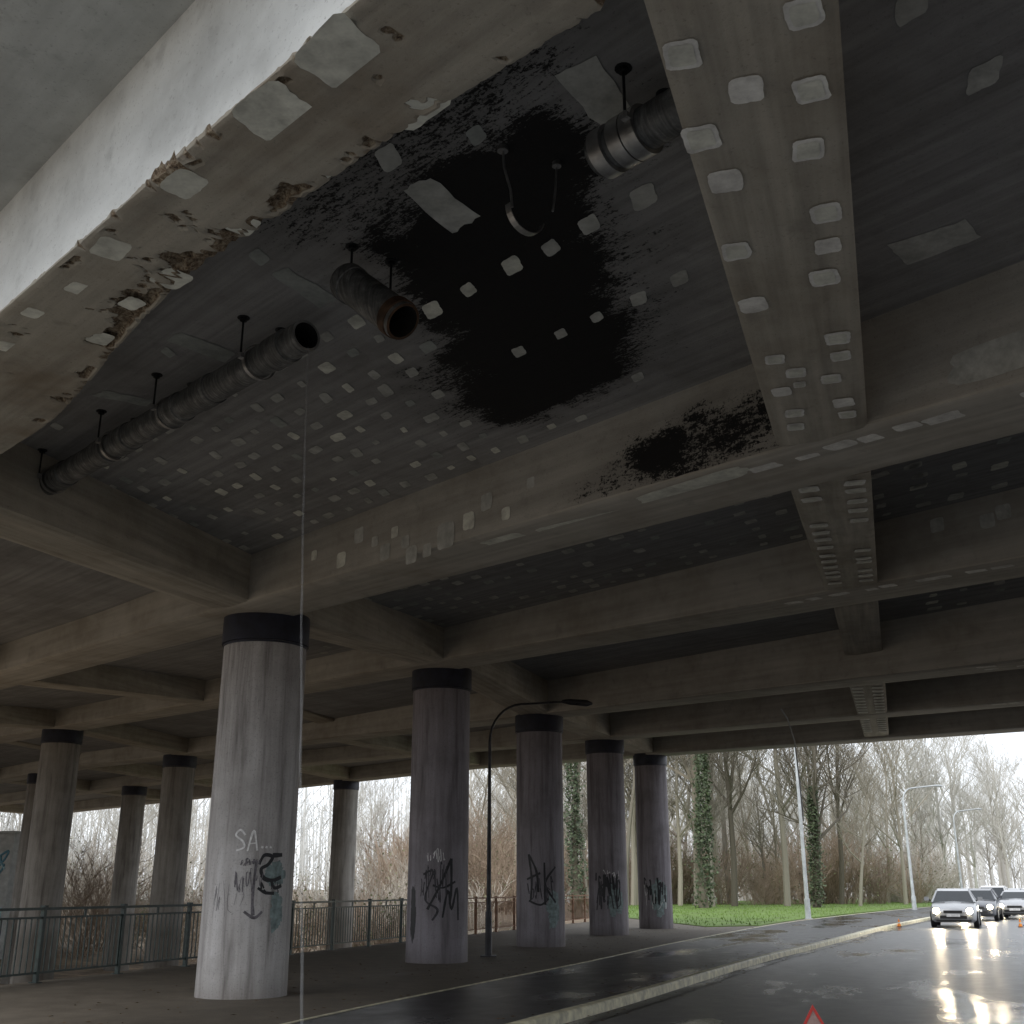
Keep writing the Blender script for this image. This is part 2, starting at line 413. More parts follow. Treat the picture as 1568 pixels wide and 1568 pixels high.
for off in(0,-1,-2):
    hx,hy=.91+D[0]*18.96*off, 3.59+D[1]*18.96*off
    for i,(a,b,dz) in enumerate(segs):
        lbeam('mid_beam_%d_%d'%(-off,i),hx,hy,a,b,.37,dz,off==0 and i<2)
PX=(-3.67,16.5)
for off in(1,0,-1,-2,-3):
    hx,hy=PX[0]+D[0]*18.96*off,PX[1]+D[1]*18.96*off
    for i,(a,b,dz) in enumerate(segs):
        lbeam('pillar_beam_%d_%d'%(1-off,i),hx,hy,a,b,.42,.006)
# ------------------------------------------------------------ pillars
M_gd=simple('graffiti_black',(.008,.009,.012),.5,0,.3,20)
M_gw=simple('graffiti_white',(.8,.8,.8),.6,0,.2,20)
M_gt=simple('graffiti_grey_teal',(.20,.26,.26),.6,0,.4,12)
M_gb=simple('graffiti_faded',(.14,.13,.145),.7,0,.5,14)
M_gb2=simple('graffiti_faded_dark',(.045,.043,.05),.7,0,.5,14)
def catmull(P,k=6):
    if len(P)<3: return [tuple(lerp(P[0][a],P[1][a],i/k) for a in(0,1)) for i in range(k+1)]
    Q=[P[0]]+list(P)+[P[-1]]; out=[]
    for i in range(1,len(Q)-2):
        p0,p1,p2,p3=Q[i-1:i+3]
        for j in range(k):
            t=j/k
            out.append(tuple(.5*((2*p1[a])+(-p0[a]+p2[a])*t+(2*p0[a]-5*p1[a]+4*p2[a]-p3[a])*t*t+(-p0[a]+3*p1[a]-3*p2[a]+p3[a])*t**3) for a in(0,1)))
    out.append(P[-1]); return out
def ribbon(mb,rad,pts,w,mi,lift):
    w*=1.3
    P=catmull(pts); k=len(mb.v)
    for i,(a,z) in enumerate(P):
        b=P[min(i+1,len(P)-1)];c=P[max(i-1,0)]
        tx,tz=b[0]-c[0],b[1]-c[1]; l=math.hypot(tx,tz) or 1; nx,nz=-tz/l,tx/l
        ww=w*(.75+.35*noise.noise(Vector((a*7,z*7,lift*900))))
        for sg in(-1,1):
            aa=(a+nx*ww*sg)/rad; zz=z+nz*ww*sg; r=rad+lift
            mb.v.append((r*math.sin(aa),-r*math.cos(aa),zz))
    for i in range(len(P)-1): mb.f.append((k+2*i,k+2*i+1,k+2*i+3,k+2*i+2)); mb.mi.append(mi)
def blob(mb,rad,a,z,w,h,mi,lift,seed):
    k=len(mb.v); r=rad+lift; mb.v.append((r*math.sin(a/rad),-r*math.cos(a/rad),z)); n=48; rings=4
    for q in range(1,rings+1):
        for i in range(n):
            t=2*math.pi*i/n; e=(1+.35*noise.noise(Vector((math.cos(t)*1.5,math.sin(t)*1.5,seed)))+.3*noise.noise(Vector((math.cos(t)*7,math.sin(t)*7,seed))))*q/rings
            aa=(a+math.cos(t)*w*e)/rad; mb.v.append((r*math.sin(aa),-r*math.cos(aa),z+math.sin(t)*h*e))
    for i in range(n): mb.f.append((k,k+1+i,k+1+(i+1)%n)); mb.mi.append(mi)
    for q in range(rings-1):
        for i in range(n):
            a0=k+1+q*n+i;a1=k+1+q*n+(i+1)%n; mb.f.append((a0,a0+n,a1+n,a1)); mb.mi.append(mi)
def pillar(x,y,base,seed,tags=None,rad=.6,mat=None):
    top=zb(x,y)+.02
    mb=MB(); seg=64; H=top-.42
    zs=frange(base,H,.4)
    for i,z in enumerate(zs):
        for j in range(seg):
            a=2*math.pi*j/seg; r=rad*(1.02-.02*(z/5.0))+.004*noise.noise(Vector((math.cos(a)*2,math.sin(a)*2,z*1.5+seed)))
            if i==0: r+=.012*noise.noise(Vector((math.cos(a)*5,math.sin(a)*5,seed)))
            mb.v.append((r*math.cos(a),r*math.sin(a),z))
    for i in range(len(zs)-1):
        for j in range(seg):
            mb.f.append((i*seg+j,i*seg+(j+1)%seg,(i+1)*seg+(j+1)%seg,(i+1)*seg+j)); mb.mi.append(0)
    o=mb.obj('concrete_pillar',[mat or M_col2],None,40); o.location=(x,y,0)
    mb=MB()
    mb.tube([(0,0,H-.015),(0,0,H-.01),(0,0,top-.03),(0,0,top)],[rad+.005,rad+.035,rad+.035,rad+.03],64)
    mb.tube([(0,0,H-.05),(0,0,H-.02)],rad+.012,64)
    mb.obj('top_band',[M_cap],o,40)
    if tags:
        mb=MB(); tags(mb,rad+.01)
        g=mb.obj('graffiti',[M_gd,M_gw,M_gt,M_gb if mat else M_gb2],o); g.rotation_euler=(0,0,-math.atan2(x,y))
    return o
def scrib(mb,rad,a,z,w,h,mi,lw,seed,n=6):
    r=random.Random(seed)
    for i in range(n):
        x0=a+(i/(n-1)-.5)*w if n>1 else a
        p=[(x0+r.uniform(-.3,.3)*w/n*2,z+r.uniform(-.5,.5)*h) for _ in range(r.randint(3,5))]
        ribbon(mb,rad,p,lw*r.uniform(.6,1.2),mi,.004+i*.0006)
def tag1(mb,r):
    ribbon(mb,r,[(-.09,2.18),(-.16,2.25),(-.22,2.18),(-.12,2.10),(-.10,2.02),(-.2,1.98)],.014,1,.004)
    ribbon(mb,r,[(-.05,1.97),(.02,2.24),(.08,1.98)],.014,1,.0046); ribbon(mb,r,[(-.02,2.07),(.07,2.08)],.01,1,.005)
    for i in range(3): ribbon(mb,r,[(.13+i*.06,2.03),(.16+i*.06,2.02)],.012,1,.004)
    scrib(mb,r,0.0,1.83,.22,.10,3,.009,1,7); scrib(mb,r,-.02,1.6,.36,.30,3,.007,11,9); scrib(mb,r,-.28,1.35,.4,.5,3,.003,5,6)
    ribbon(mb,r,[(.08,1.85),(.06,1.4),(.08,1.15)],.02,3,.005); ribbon(mb,r,[(-.04,1.2),(.1,1.12),(.2,1.2)],.018,3,.0055)
    blob(mb,r,.36,1.68,.16,.17,2,.003,4); blob(mb,r,.42,1.2,.12,.24,2,.003,8)
    ribbon(mb,r,[(.12,1.80),(.18,1.92),(.3,1.9),(.24,1.8),(.15,1.74),(.2,1.62),(.34,1.6),(.46,1.64)],.022,0,.006)
    ribbon(mb,r,[(.3,1.92),(.46,1.93)],.03,0,.007); ribbon(mb,r,[(.3,1.6),(.36,1.5),(.48,1.53)],.022,0,.0065)
    ribbon(mb,r,[(.12,1.5),(.22,1.44),(.36,1.43)],.02,0,.006)
    scrib(mb,r,.3,1.5,.25,.2,0,.008,21,5)
def tag2(mb,r):
    ribbon(mb,r,[(-.2,1.1),(.02,1.5),(.26,2.05)],.024,0,.005);ribbon(mb,r,[(.26,2.05),(.27,1.5),(.24,1.2)],.026,0,.0056)
    ribbon(mb,r,[(-.1,1.55),(.1,1.5),(.36,1.62)],.018,0,.006)
    ribbon(mb,r,[(.1,.95),(.2,1.45),(.28,1.1),(.4,1.5),(.44,.9)],.022,0,.0066)
    ribbon(mb,r,[(-.3,1.75),(-.1,1.8),(-.25,1.3),(0,1.1),(-.1,.9)],.02,3,.005)
    scrib(mb,r,-.1,1.6,.5,.7,3,.009,3,11); scrib(mb,r,-.05,2.1,.3,.25,1,.006,4,6)
    blob(mb,r,-.55,1.0,.09,.5,0,.003,5)
def tag3(mb,r):
    ribbon(mb,r,[(-.3,2.3),(-.22,1.7),(-.25,1.2)],.028,0,.005);ribbon(mb,r,[(-.3,2.3),(-.1,1.9),(-.05,1.4)],.026,0,.0055)
    ribbon(mb,r,[(-.35,1.7),(0,1.85)],.022,0,.006);ribbon(mb,r,[(.1,2.1),(.12,1.1)],.028,0,.005)
    ribbon(mb,r,[(.4,2.0),(.12,1.6),(.4,1.15)],.026,0,.0056); ribbon(mb,r,[(-.3,1.2),(0,1.1),(.2,1.25)],.024,0,.006)
    scrib(mb,r,0,1.5,.6,.6,3,.014,9,7); blob(mb,r,.35,1.0,.2,.4,2,.003,6)
def tag4(mb,r):
    blob(mb,r,.2,1.1,.25,.5,2,.003,9); scrib(mb,r,0,1.5,.7,.9,0,.028,15,9); scrib(mb,r,.0,1.3,.7,.9,3,.02,16,7); scrib(mb,r,.1,1.9,.4,.3,1,.008,17,4)
def tag5(mb,r):
    blob(mb,r,.15,1.2,.3,.6,2,.003,12); scrib(mb,r,0,1.4,.7,1.0,0,.03,25,9); scrib(mb,r,.0,1.2,.7,.9,1,.008,26,5)
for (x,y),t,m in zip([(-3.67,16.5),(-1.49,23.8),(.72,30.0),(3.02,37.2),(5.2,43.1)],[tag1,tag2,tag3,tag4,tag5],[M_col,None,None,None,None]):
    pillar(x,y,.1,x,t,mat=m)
pillar(-5.9,9.75,.1,8,mat=M_col)
for x,y in[(-14.6,36.9),(-12.8,44.1),(-10.5,50.5),(-8.2,57.0),(-16.9,30.2),(-19.8,60.5),(-22,53.8),(-24.5,47)]:
    pillar(x,y,-3.4,x,mat=M_col3)
for k in range(0,5):
    x,y=PX[0]+D[0]*18.96+2.2*k,PX[1]+D[1]*18.96+6.75*k
    pillar(x,y,0,k+50,mat=M_col3)
# ------------------------------------------------------------ repair patches
def patch(mb,cx,cy,side,zf,mi,ax,ay,asp=1.0,lift=.006,rim=None):
    a=side*asp/2;b=side/asp/2; n=28; rot=R.uniform(-.12,.12); sd=R.random()*90
    def ring(k,lf,m):
        k0=len(mb.v)
        for i in range(n):
            t=2*math.pi*i/n; c,s=math.cos(t),math.sin(t)
            p=7.0; q=(abs(c)**p+abs(s)**p)**(-1/p)*k
            q*=1+.10*noise.noise(Vector((c*1.6,s*1.6,sd)))+.06*noise.noise(Vector((c*5,s*5,sd)))
            u,v=c*q*a,s*q*b; u,v=u*math.cos(rot)-v*math.sin(rot),u*math.sin(rot)+v*math.cos(rot)
            x=cx+ax[0]*u+ay[0]*v; y=cy+ax[1]*u+ay[1]*v
            mb.v.append((x,y,zf(x,y)-lf))
        mb.f.append(tuple(range(k0,k0+n))); mb.mi.append(m)
    ring(1,lift,mi)
    if rim is not None: ring(.72,lift+.004,rim)
mbp=MB()
G="-0.74,3.90,0.31 -1.10,4.30,0.31 -0.46,4.25,0.28 -0.08,3.80,0.18 -0.94,4.72,0.17 -1.46,5.28,0.16 -1.67,4.88,0.20 -2.26,5.53,0.20 -2.62,6.00,0.13 -3.03,6.33,0.12 -2.36,6.20,0.14 -2.02,5.88,0.20 -3.41,6.83,0.14 -2.73,6.70,0.16 -3.18,7.2,0.21 -3.39,7.44,0.16 -4.00,8.2,0.18 -4.6,8.2,.16 -4.9,8.7,.17 -5.4,8.9,.16"
for p in G.split():
    x,y,s=map(float,p.split(',')); patch(mbp,x,y,s*1.05,zb,0,D,N if s<.3 else (.55,.835),1.15)
H="0.72,3.91,0.17 1.04,4.14,0.17 1.18,3.66,0.17 1.33,4.14,0.17 0.90,4.50,0.19 1.43,4.59,0.17 1.08,4.86,0.19 1.67,5.16,0.18 1.27,5.56,0.18 1.77,5.50,0.16 1.85,5.87,0.19 1.50,6.22,0.19 2.16,6.70,0.18 1.82,7.04,0.15 2.26,6.98,.15 2.02,7.27,.16 2.3,7.38,.16 2.0,7.62,.16 2.1,7.48,.10 2.52,7.83,.17 2.2,8.05,.16 2.62,8.08,.15 2.28,8.35,.15"
for p in H.split():
    x,y,s=map(float,p.split(',')); patch(mbp,x,y,s*.98,zb,1,RD,RN,1.1,rim=0 if R.random()<.6 else None)
for i in range(14):
    for sd in(-.2,.22):
        if R.random()<.12: continue
        k=6.6+i*.42+R.uniform(-.1,.1); x=.91+RD[0]*k+RN[0]*sd; y=3.59+RD[1]*k+RN[1]*sd
        if SN(x,y)[1]<8.95 or SN(x,y)[1]>14.2: continue
        patch(mbp,x,y,.19,lambda x,y:zb(x,y),1,RD,RN,1.0,lift=.008,rim=0)
for k in frange(18.6,32,.62):
    for sd in(-.22,.2):
        x=.91+RD[0]*k+RN[0]*sd; y=3.59+RD[1]*k+RN[1]*sd; n=SN(x,y)[1]
        if 21.9<n<26.9 or 28<n<32.9: patch(mbp,x,y,.28,zb,1,RD,RN,1.2,lift=.01,rim=0)
def on_tbeam(n0,w,s0,s1,step,size,mi,rim=None,drop=.3,zf=zb,lift=.008):
    for s in frange(s0,s1,step):
        for q in(.25,.72):
            if R.random()<drop: continue
            x,y=W(s+R.uniform(-.1,.1),n0+w*q+R.uniform(-.05,.05))
            patch(mbp,x,y,size*R.uniform(.7,1.1),zf,mi,D,N,R.uniform(.9,1.4),lift,rim)
on_tbeam(7.85,1.0,-5.2,3.5,.36,.22,1,None,.12)
for s,n,l,w in((-6.0,8.05,1.3,.28),(-7.4,8.3,1.5,.35),(-8.6,8.1,.6,.2),(-5.0,8.6,.7,.14)):
    x,y=W(s,n); patch(mbp,x,y,math.sqrt(l*w),zb,0,D,N,math.sqrt(l/w),.008)
on_tbeam(14.35,1.0,-9,6,.4,.28,1,None,.12)
on_tbeam(20.85,.95,-9,3,.45,.3,1,None,.3); on_tbeam(27,.9,-12,0,.5,.28,0,None,.35)
for x,y,s,mi in[(-.64,8.03,.20,0),(-.34,7.71,.15,0),(0,7.35,.19,0),(.28,7.11,.16,2),(.54,6.81,.18,2),(.88,6.48,.22,2),(.06,8.8,.15,2),(.41,8.47,.13,2),(.69,8.18,.13,2),(1.0,7.88,.17,2),(1.28,7.57,.17,2),(-.22,5.8,.14,3),(-.78,6.02,.2,2),(-1.85,7.2,.16,3),(1.15,9.35,.14,2),(3.1,4.6,.24,2),(2.1,4.75,.2,2),(2.7,5.3,.22,2),(1.9,5.9,.15,3),(-.9,9.2,.14,2)]:
    patch(mbp,x,y,s,zslab,mi,RD,D,1.1)
for q,mi in(([(0.23,5.27),(0.46,5.11),(0.80,5.71),(0.59,5.80)],2),([(-0.73,6.37),(-0.53,6.23),(-0.22,6.69),(-0.43,6.91)],2),([(-1.81,7.45),(-1.67,7.36),(-1.35,7.82),(-1.53,7.97)],3),([(-2.91,8.52),(-2.76,8.37),(-2.39,8.78),(-2.53,8.97)],3),([(-3.94,9.64),(-3.78,9.53),(-3.40,9.76),(-3.51,9.91)],3),([(2.73,7.12),(3.17,6.79),(3.36,7.02),(2.97,7.40)],2)):
    k=len(mbp.v); c=0
    for i in range(4):
        a,b=q[i],q[(i+1)%4]
        for j in range(6):
            x,y=lerp(a[0],b[0],j/6)+R.uniform(-.012,.012),lerp(a[1],b[1],j/6)+R.uniform(-.012,.012)
            mbp.v.append((x,y,zslab(x,y)-.006)); c+=1
    mbp.f.append(tuple(range(k,k+c))); mbp.mi.append(mi)
def grid(s0,s1,n0,n1,ds,dn,size,drop,mis,jit=.06):
    for i,n in enumerate(frange(n0,n1,dn)):
        for s in frange(s0,s1,ds):
            if R.random()<drop: continue
            x,y=W(s+R.uniform(-jit,jit)-.47*n,n+R.uniform(-jit,jit)*.6)
            if soot(x,y,6)>.40: continue
            patch(mbp,x,y,size*R.uniform(.55,1.1),zslab,R.choice(mis),RD,D,R.uniform(.9,1.35))
grid(-11.2,-3.0,4.75,7.6,.40,.36,.165,.18,[2,2,2,0,3])
grid(-11,-6.5,3.0,4.4,.6,.5,.15,.5,[3,2])
grid(1.6,9,3.2,7.6,.6,.6,.18,.6,[2,3])
grid(-14,0,9.3,14,.5,.5,.22,.3,[2,2,3])
grid(0,13,9.3,14,.55,.5,.25,.3,[2,2,3,0])
grid(0,15,15.6,20.5,.65,.6,.30,.35,[2,2,3,0])
mbp.obj('repair_patches_underside',[M_p_light,M_p_ring,M_p_mid,M_p_dark],bridge)
mbv=MB()
def vpatch(nf,s,z,w,h,mi,lift=.006):
    k=len(mbv.v); n=24; sd=R.random()*50
    for i in range(n):
        t=2*math.pi*i/n; c,d=math.cos(t),math.sin(t); q=(abs(c)**6+abs(d)**6)**(-1/6)*(1+.1*noise.noise(Vector((c*2,d*2,sd))))
        x,y=W(s+c*q*w/2,nf-lift); mbv.v.append((x,y,z+d*q*h/2))
    mbv.f.append(tuple(range(k,k+n))); mbv.mi.append(mi)
for q in "-9.27,5.28,0.31 -8.59,5.51,0.19 -8.88,5.36,0.20 -8.28,5.30,0.14 -10.93,5.65,0.20 -11.29,5.41,0.20 -10.39,5.32,0.20 -9.88,5.18,0.21 -9.59,5.17,0.16 -10.21,5.53,0.14 -10.0,5.36,.15 -10.6,5.5,.13 -11.9,5.6,.13 -7.9,5.55,.12".split():
    s,z,a=map(float,q.split(',')); vpatch(7.85,s,z,a*.95,a*1.0,0 if R.random()<.25 else 2)
vpatch(7.85,-2.7,5.25,1.3,.28,2)
for i in range(60):
    s=R.uniform(-8,8); vpatch(14.35,s,R.uniform(5.75,6.25) if s<0 else R.uniform(5.6,6.2),.2,.2,2,.006+i*.0002)
for i in range(40):
    s=R.uniform(-6,4); vpatch(20.85,s,R.uniform(5.9,6.4),.27,.27,R.choice([2,2,0,3]),.006+i*.0002)
mbv.obj('repair_patches_faces',[M_p_light,M_p_ring,M_p_mid,M_p_dark],bridge)
# ------------------------------------------------------------ drain pipe
def P(s,n,z): x,y=W(s,n); return Vector((x,y,z))
def tube_open(mb,a,b,r,th=.02,seg=32,mi=0,mirim=1,mihole=2,n=8):
    pts=[a.lerp(b,i/n) for i in range(n+1)]
    mb.tube(pts,r,seg,mi,False)
    mb.tube(pts,r-th,seg,mihole,False)
    t=(b-a).normalized()
    for p in(a,b):
        mb.tube([p-t*.002,p+t*.002],[r,r-th],seg,mirim,False)
    mb.tube([a.lerp(b,.45),a.lerp(b,.46)],r-th-.001,seg,mihole,True)
pipe=empty('drain_pipe')
zp=5.53
mb=MB(); tube_open(mb,P(-12.1,4.23,5.60),P(-6.7,4.23,zp),.125,mi=0,n=40)
for s in(-11.2,-10.2,-9.75,-8.75,-8.2,-7.05):
    z=lerp(5.60,zp,(s+12.1)/5.4); mb.tube([P(s-.12,4.23,z),P(s-.115,4.23,z),P(s+.115,4.23,z),P(s+.12,4.23,z)],[.126,.138,.138,.126],32,0,False)
mb.obj('pipe_run',[M_pipe,M_galv,M_hole],pipe,40)
mb=MB()
def hanger(s,zc,full=True,ring=True):
    for n in(4.23-.17,4.23+.17):
        x,y=W(s+(0.0 if n<4.2 else .02),n); zt=zslab(x,y)
        mb.tube([(x,y,zt-.002),(x,y,zc)],.009,8,0)
        mb.tube([(x,y,zt-.03),(x,y,zt-.001)],.03,10,0); mb.tube([(x,y,zt-.006),(x,y,zt-.001)],.05,12,0)
        mb.tube([(x,y,zc-.02),(x,y,zc+.03)],.016,8,1)
    if ring:
        for w in range(32):
            a0=2*math.pi*w/32;a1=2*math.pi*(w+1)/32
            vs=[]
            for a in(a0,a1):
                for r in(.142,.150):
                    for ds in(-.018,.018):
                        vs.append(P(s+ds,4.23+math.cos(a)*r,zc+math.sin(a)*r))
            mb.add(vs,[(2,3,7,6),(0,4,5,1),(0,2,6,4),(1,5,7,3)],1)
        for sg in(-1,1): mb.box(P(s,4.23+sg*.165,zc),(.05,.035,.03),ANG_D*-1,1)
for s in(-11.4,-9.99,-8.86,-7.38): hanger(s,lerp(5.60,zp,(s+12.1)/5.4))
mb.obj('hangers',[M_dark,M_galv],pipe,35)
bA=Vector((-1.20,7.17,5.66)); bB=Vector((-.745,6.87,5.17))
mb=MB(); tube_open(mb,bA,bB,.135,mi=0,mirim=1,mihole=2,n=8)
t=(bB-bA).normalized()
for k in(.08,.90):
    p=bA.lerp(bB,k); mb.tube([p-t*.04,p-t*.035,p+t*.035,p+t*.04],[.136,.145,.145,.136],32,0 if k<.5 else 1,False)
mb.obj('broken_section',[M_pipe,M_rust,M_hole],pipe,40)
mb=MB(); hanger(-5.9,5.62,ring=False)
mb.obj('hanger_broken',[M_dark,M_galv],pipe,35)
mb=MB(); tube_open(mb,P(-3.68,4.23,5.56),P(-2.6,4.23,5.56),.125,mi=0,n=8)
for s in(-3.60,-3.46,-3.36):
    mb.tube([P(s-.05,4.23,5.56),P(s-.045,4.23,5.56),P(s+.045,4.23,5.56),P(s+.05,4.23,5.56)],[.126,.15,.15,.126],32,1,False)
mb.obj('end_section',[M_pipe,M_galv,M_hole],pipe,40)
mb=MB(); hanger(-3.33,5.56); mb.obj('hanger_end',[M_dark,M_galv],pipe,35)
mb=MB()
x,y=W(-4.32,4.06); zt=zslab(x,y)
mb.tube([(x,y,zt),(x+.01,y,zt-.15),(x+.05,y+.02,zt-.3),(x+.06,y+.02,zt-.42)],.008,8,1); mb.tube([(x,y,zt-.03),(x,y,zt-.001)],.035,10,1)
x2,y2=W(-4.2,4.42); zt2=zslab(x2,y2)
mb.tube([(x2,y2,zt2),(x2-.01,y2,zt2-.2),(x2-.03,y2-.03,zt2-.38)],.007,8,1); mb.tube([(x2,y2,zt2-.03),(x2,y2,zt2-.001)],.03,10,1)
c=Vector((x+.14,y+.08,zt-.42)); ax=Vector((.75,.66,0)).normalized(); bx=Vector((.66,-.75,.0)).normalized()
for w in range(14):
    vs=[]
    for a in(math.pi*(1.0+w/15),math.pi*(1.0+(w+1)/15)):
        for r in(.14,.146):
            for dd in(-.022,.022): vs.append(c+ax*math.cos(a)*r+Vector((0,0,math.sin(a)*r))+bx*dd)
    mb.add(vs,[(2,3,7,6),(0,4,5,1),(0,2,6,4),(1,5,7,3)],1)
mb.obj('loose_clamp',[M_dark,M_galv],pipe,35)
m,nt,b=newmat('falling_water'); b.inputs['Base Color'].default_value=(.5,.52,.54,1); b.inputs['Roughness'].default_value=.6
b.inputs['Alpha'].default_value=.09
mb=MB(); x,y=W(-6.66,4.23); pts=[];rr=[]
for i in range(60):
    z=5.42-i*5.3/59; f=i/59; pts.append((x+.012*noise.noise(Vector((z*2,0,0)))+.26*f**1.5,y+.1*f,z)); rr.append(.007+.005*f+.003*noise.noise(Vector((z*6,1,0))))
mb.tube(pts,rr,5,0,False); mb.obj('water_stream',[m],None,60)
# ------------------------------------------------------------ ground
def dl(x,y): return -((x+7.6)*.951-(y-18)*.309)
def terr(x,y):
    d=dl(x,y); z=-.06
    if d>.3: z-=min(3.2,(d-.3)*.55)
    if d>14: z+=min(2.6,(d-14)*.08)
    return z+(.25*noise.noise(Vector((x*.1,y*.1,0))) if d>2 else 0)
mb=MB(); xs=[-700,-400,-200,-120]+frange(-90,60,1.5)+[80,120,200,400,900]; ys=[-300,-100,-40]+frange(-20,130,1.5)+[160,220,400,800,1500]
for y in ys:
    for x in xs: mb.v.append((x,y,terr(x,y)))
k=len(xs)
for i in range(len(ys)-1):
    for j in range(k-1): mb.f.append((i*k+j,i*k+j+1,(i+1)*k+j+1,(i+1)*k+j)); mb.mi.append(0)
mb.obj('ground',[M_soil],None,60)
K=[(-9.5,-10),(-5.6,0),(-2,8.5),(.1,13.5),(1.5,16.7),(5,25.2),(9.2,34.5),(12.7,42.5),(16.2,50),(22,62),(32,82),(46,106),(66,136),(110,190)]
L1=[(-10,-10),(-6.6,0),(-3.8,8.5),(-2.3,13.5),(-.85,17.6),(1.49,23.8),(4,31),(6.46,37.5),(10,46.5),(14.2,56),(19.5,67),(29.5,86.5),(43,110),(63,140),(107,195)]
def offs(P,o):
    r=[]
    for i,p in enumerate(P):
        a=P[max(0,i-1)];b=P[min(len(P)-1,i+1)]; tx,ty=b[0]-a[0],b[1]-a[1]; l=math.hypot(tx,ty); r.append((p[0]+ty/l*o,p[1]-tx/l*o))
    return r
def strip(name,A,B,z,mat,parent=None):
    mb=MB(); n=min(len(A),len(B))
    for i in range(n): mb.v+=[(A[i][0],A[i][1],z),(B[i][0],B[i][1],z)]
    for i in range(n-1): mb.f.append((2*i,2*i+1,2*i+3,2*i+2)); mb.mi.append(0)
    return mb.obj(name,[mat],parent)
def at_n(P,n):
    Q=catmull(P,10); d=[0]
    for a,b in zip(Q,Q[1:]): d.append(d[-1]+math.dist(a,b))
    out=[];j=0
    for i in range(n):
        t=d[-1]*i/(n-1)
        while j<len(d)-2 and d[j+1]<t: j+=1
        f=(t-d[j])/(d[j+1]-d[j]); out.append((lerp(Q[j][0],Q[j+1][0],f),lerp(Q[j][1],Q[j+1][1],f)))
    return out
nK=220
KK=at_n(K,nK); LL=at_n(L1,nK)
strip('road',offs(KK,.12),offs(KK,11.5),0.0,M_road)
strip('cycle_path',LL,KK,.112,M_cycle)
mb=MB(); RR=at_n([(-17,-11),(-7.75,18),(3.1,51),(6.4,61)],60); L2=at_n([p for p in L1 if p[1]<57],60)
for a,b in zip(RR,L2): mb.v+=[(a[0],a[1],.118),(b[0],b[1],.118)]
for i in range(59): mb.f.append((2*i,2*i+1,2*i+3,2*i+2)); mb.mi.append(0)
k=len(mb.v)
for a in RR: mb.v+=[(a[0],a[1],.118),(a[0]-.02,a[1],-1.2)]
for i in range(59): mb.f.append((k+2*i,k+2*i+1,k+2*i+3,k+2*i+2)); mb.mi.append(0)
mb.obj('pavement',[M_side])
def kerbline(name,C,w,z0,z1,mat):
    mb=MB(); A=C;B=offs(C,w); ch=.02
    for a,b in zip(A,B):
        e=(lerp(b[0],a[0],ch/w),lerp(b[1],a[1],ch/w))
        mb.v+=[(a[0],a[1],z0),(a[0],a[1],z1),(e[0],e[1],z1),(b[0],b[1],z1-ch),(b[0],b[1],z0)]
    n=len(C)
    for i in range(n-1):
        for j in range(4): mb.f.append((5*i+j,5*i+j+1,5*i+5+j+1,5*i+5+j)); mb.mi.append(0)
    return mb.obj(name,[mat])
kerbline('kerb',KK,.15,-.01,.125,M_kerb)
kerbline('edging_stone',offs(LL,-.05),.06,.1,.122,M_kerb)
strip('gutter',offs(KK,.16),offs(KK,.42),.005,M_cycle)
mb=MB(); C=offs(KK,5.6)
for i in range(nK-1):
    a,b=C[i],C[i+1]
    if (i//3)%3!=0: continue
    t=Vector((b[0]-a[0],b[1]-a[1])).normalized(); q=Vector((t.y,-t.x))*.06
    mb.add([(a[0]-q.x,a[1]-q.y,.005),(a[0]+q.x,a[1]+q.y,.005),(b[0]+q.x,b[1]+q.y,.005),(b[0]-q.x,b[1]-q.y,.005)],[(0,1,2,3)])
mb.obj('lane_marking',[M_paint])
M_leaf=simple('fallen_leaves',(.16,.10,.05),.8,0,.6,5)
mb=MB()
for _ in range(1500):
    i=R.randint(8,70); f=R.random()
    if R.random()<.45: o=R.choice([-.12,.32])+R.gauss(0,.12); b_=KK[i]; z=.13 if o<0 else .012; e=KK[i+1]
    else: o=-R.random()*4.0; b_=LL[i]; e=LL[i+1]; z=.124
    tx,ty=e[0]-b_[0],e[1]-b_[1]; l=math.hypot(tx,ty); x=b_[0]+tx*f+ty/l*o; y=b_[1]+ty*f-tx/l*o
    s=R.uniform(.012,.045); a=R.uniform(0,6.28)
    mb.add([(x+math.cos(a)*s,y+math.sin(a)*s,z),(x-math.sin(a)*s*.6,y+math.cos(a)*s*.6,z+.008),(x-math.cos(a)*s,y-math.sin(a)*s,z),(x+math.sin(a)*s*.6,y-math.cos(a)*s*.6,z+.004)],[(0,1,2,3)])
mb.obj('leaf_litter',[M_leaf])
gp=[(7.2,44.5),(9.4,45.6),(13.7,56),(19.0,67),(29.0,86.5),(42.5,110),(62,140),(40,150),(14,118),(6,80),(5.2,60)]
mb=MB(); mb.add([(x,y,.15) for x,y in gp]+[(x,y,-.2) for x,y in gp],[tuple(range(11))]+[(i,(i+1)%11,11+(i+1)%11,11+i) for i in range(11)])
for _ in range(12000):
    y=44+((R.random()**1.6)*70); x=R.uniform(5,45)
    if pdist(x,y,gp)>-.05: continue
    h=R.uniform(.05,.14); a=R.uniform(0,6.28); w=R.uniform(.01,.03)
    mb.add([(x-math.cos(a)*w,y-math.sin(a)*w,.149),(x+math.cos(a)*w,y+math.sin(a)*w,.149),(x+R.uniform(-.05,.05),y+R.uniform(-.05,.05),.15+h)],[(0,1,2)])
mb.obj('grass_verge',[M_grass])
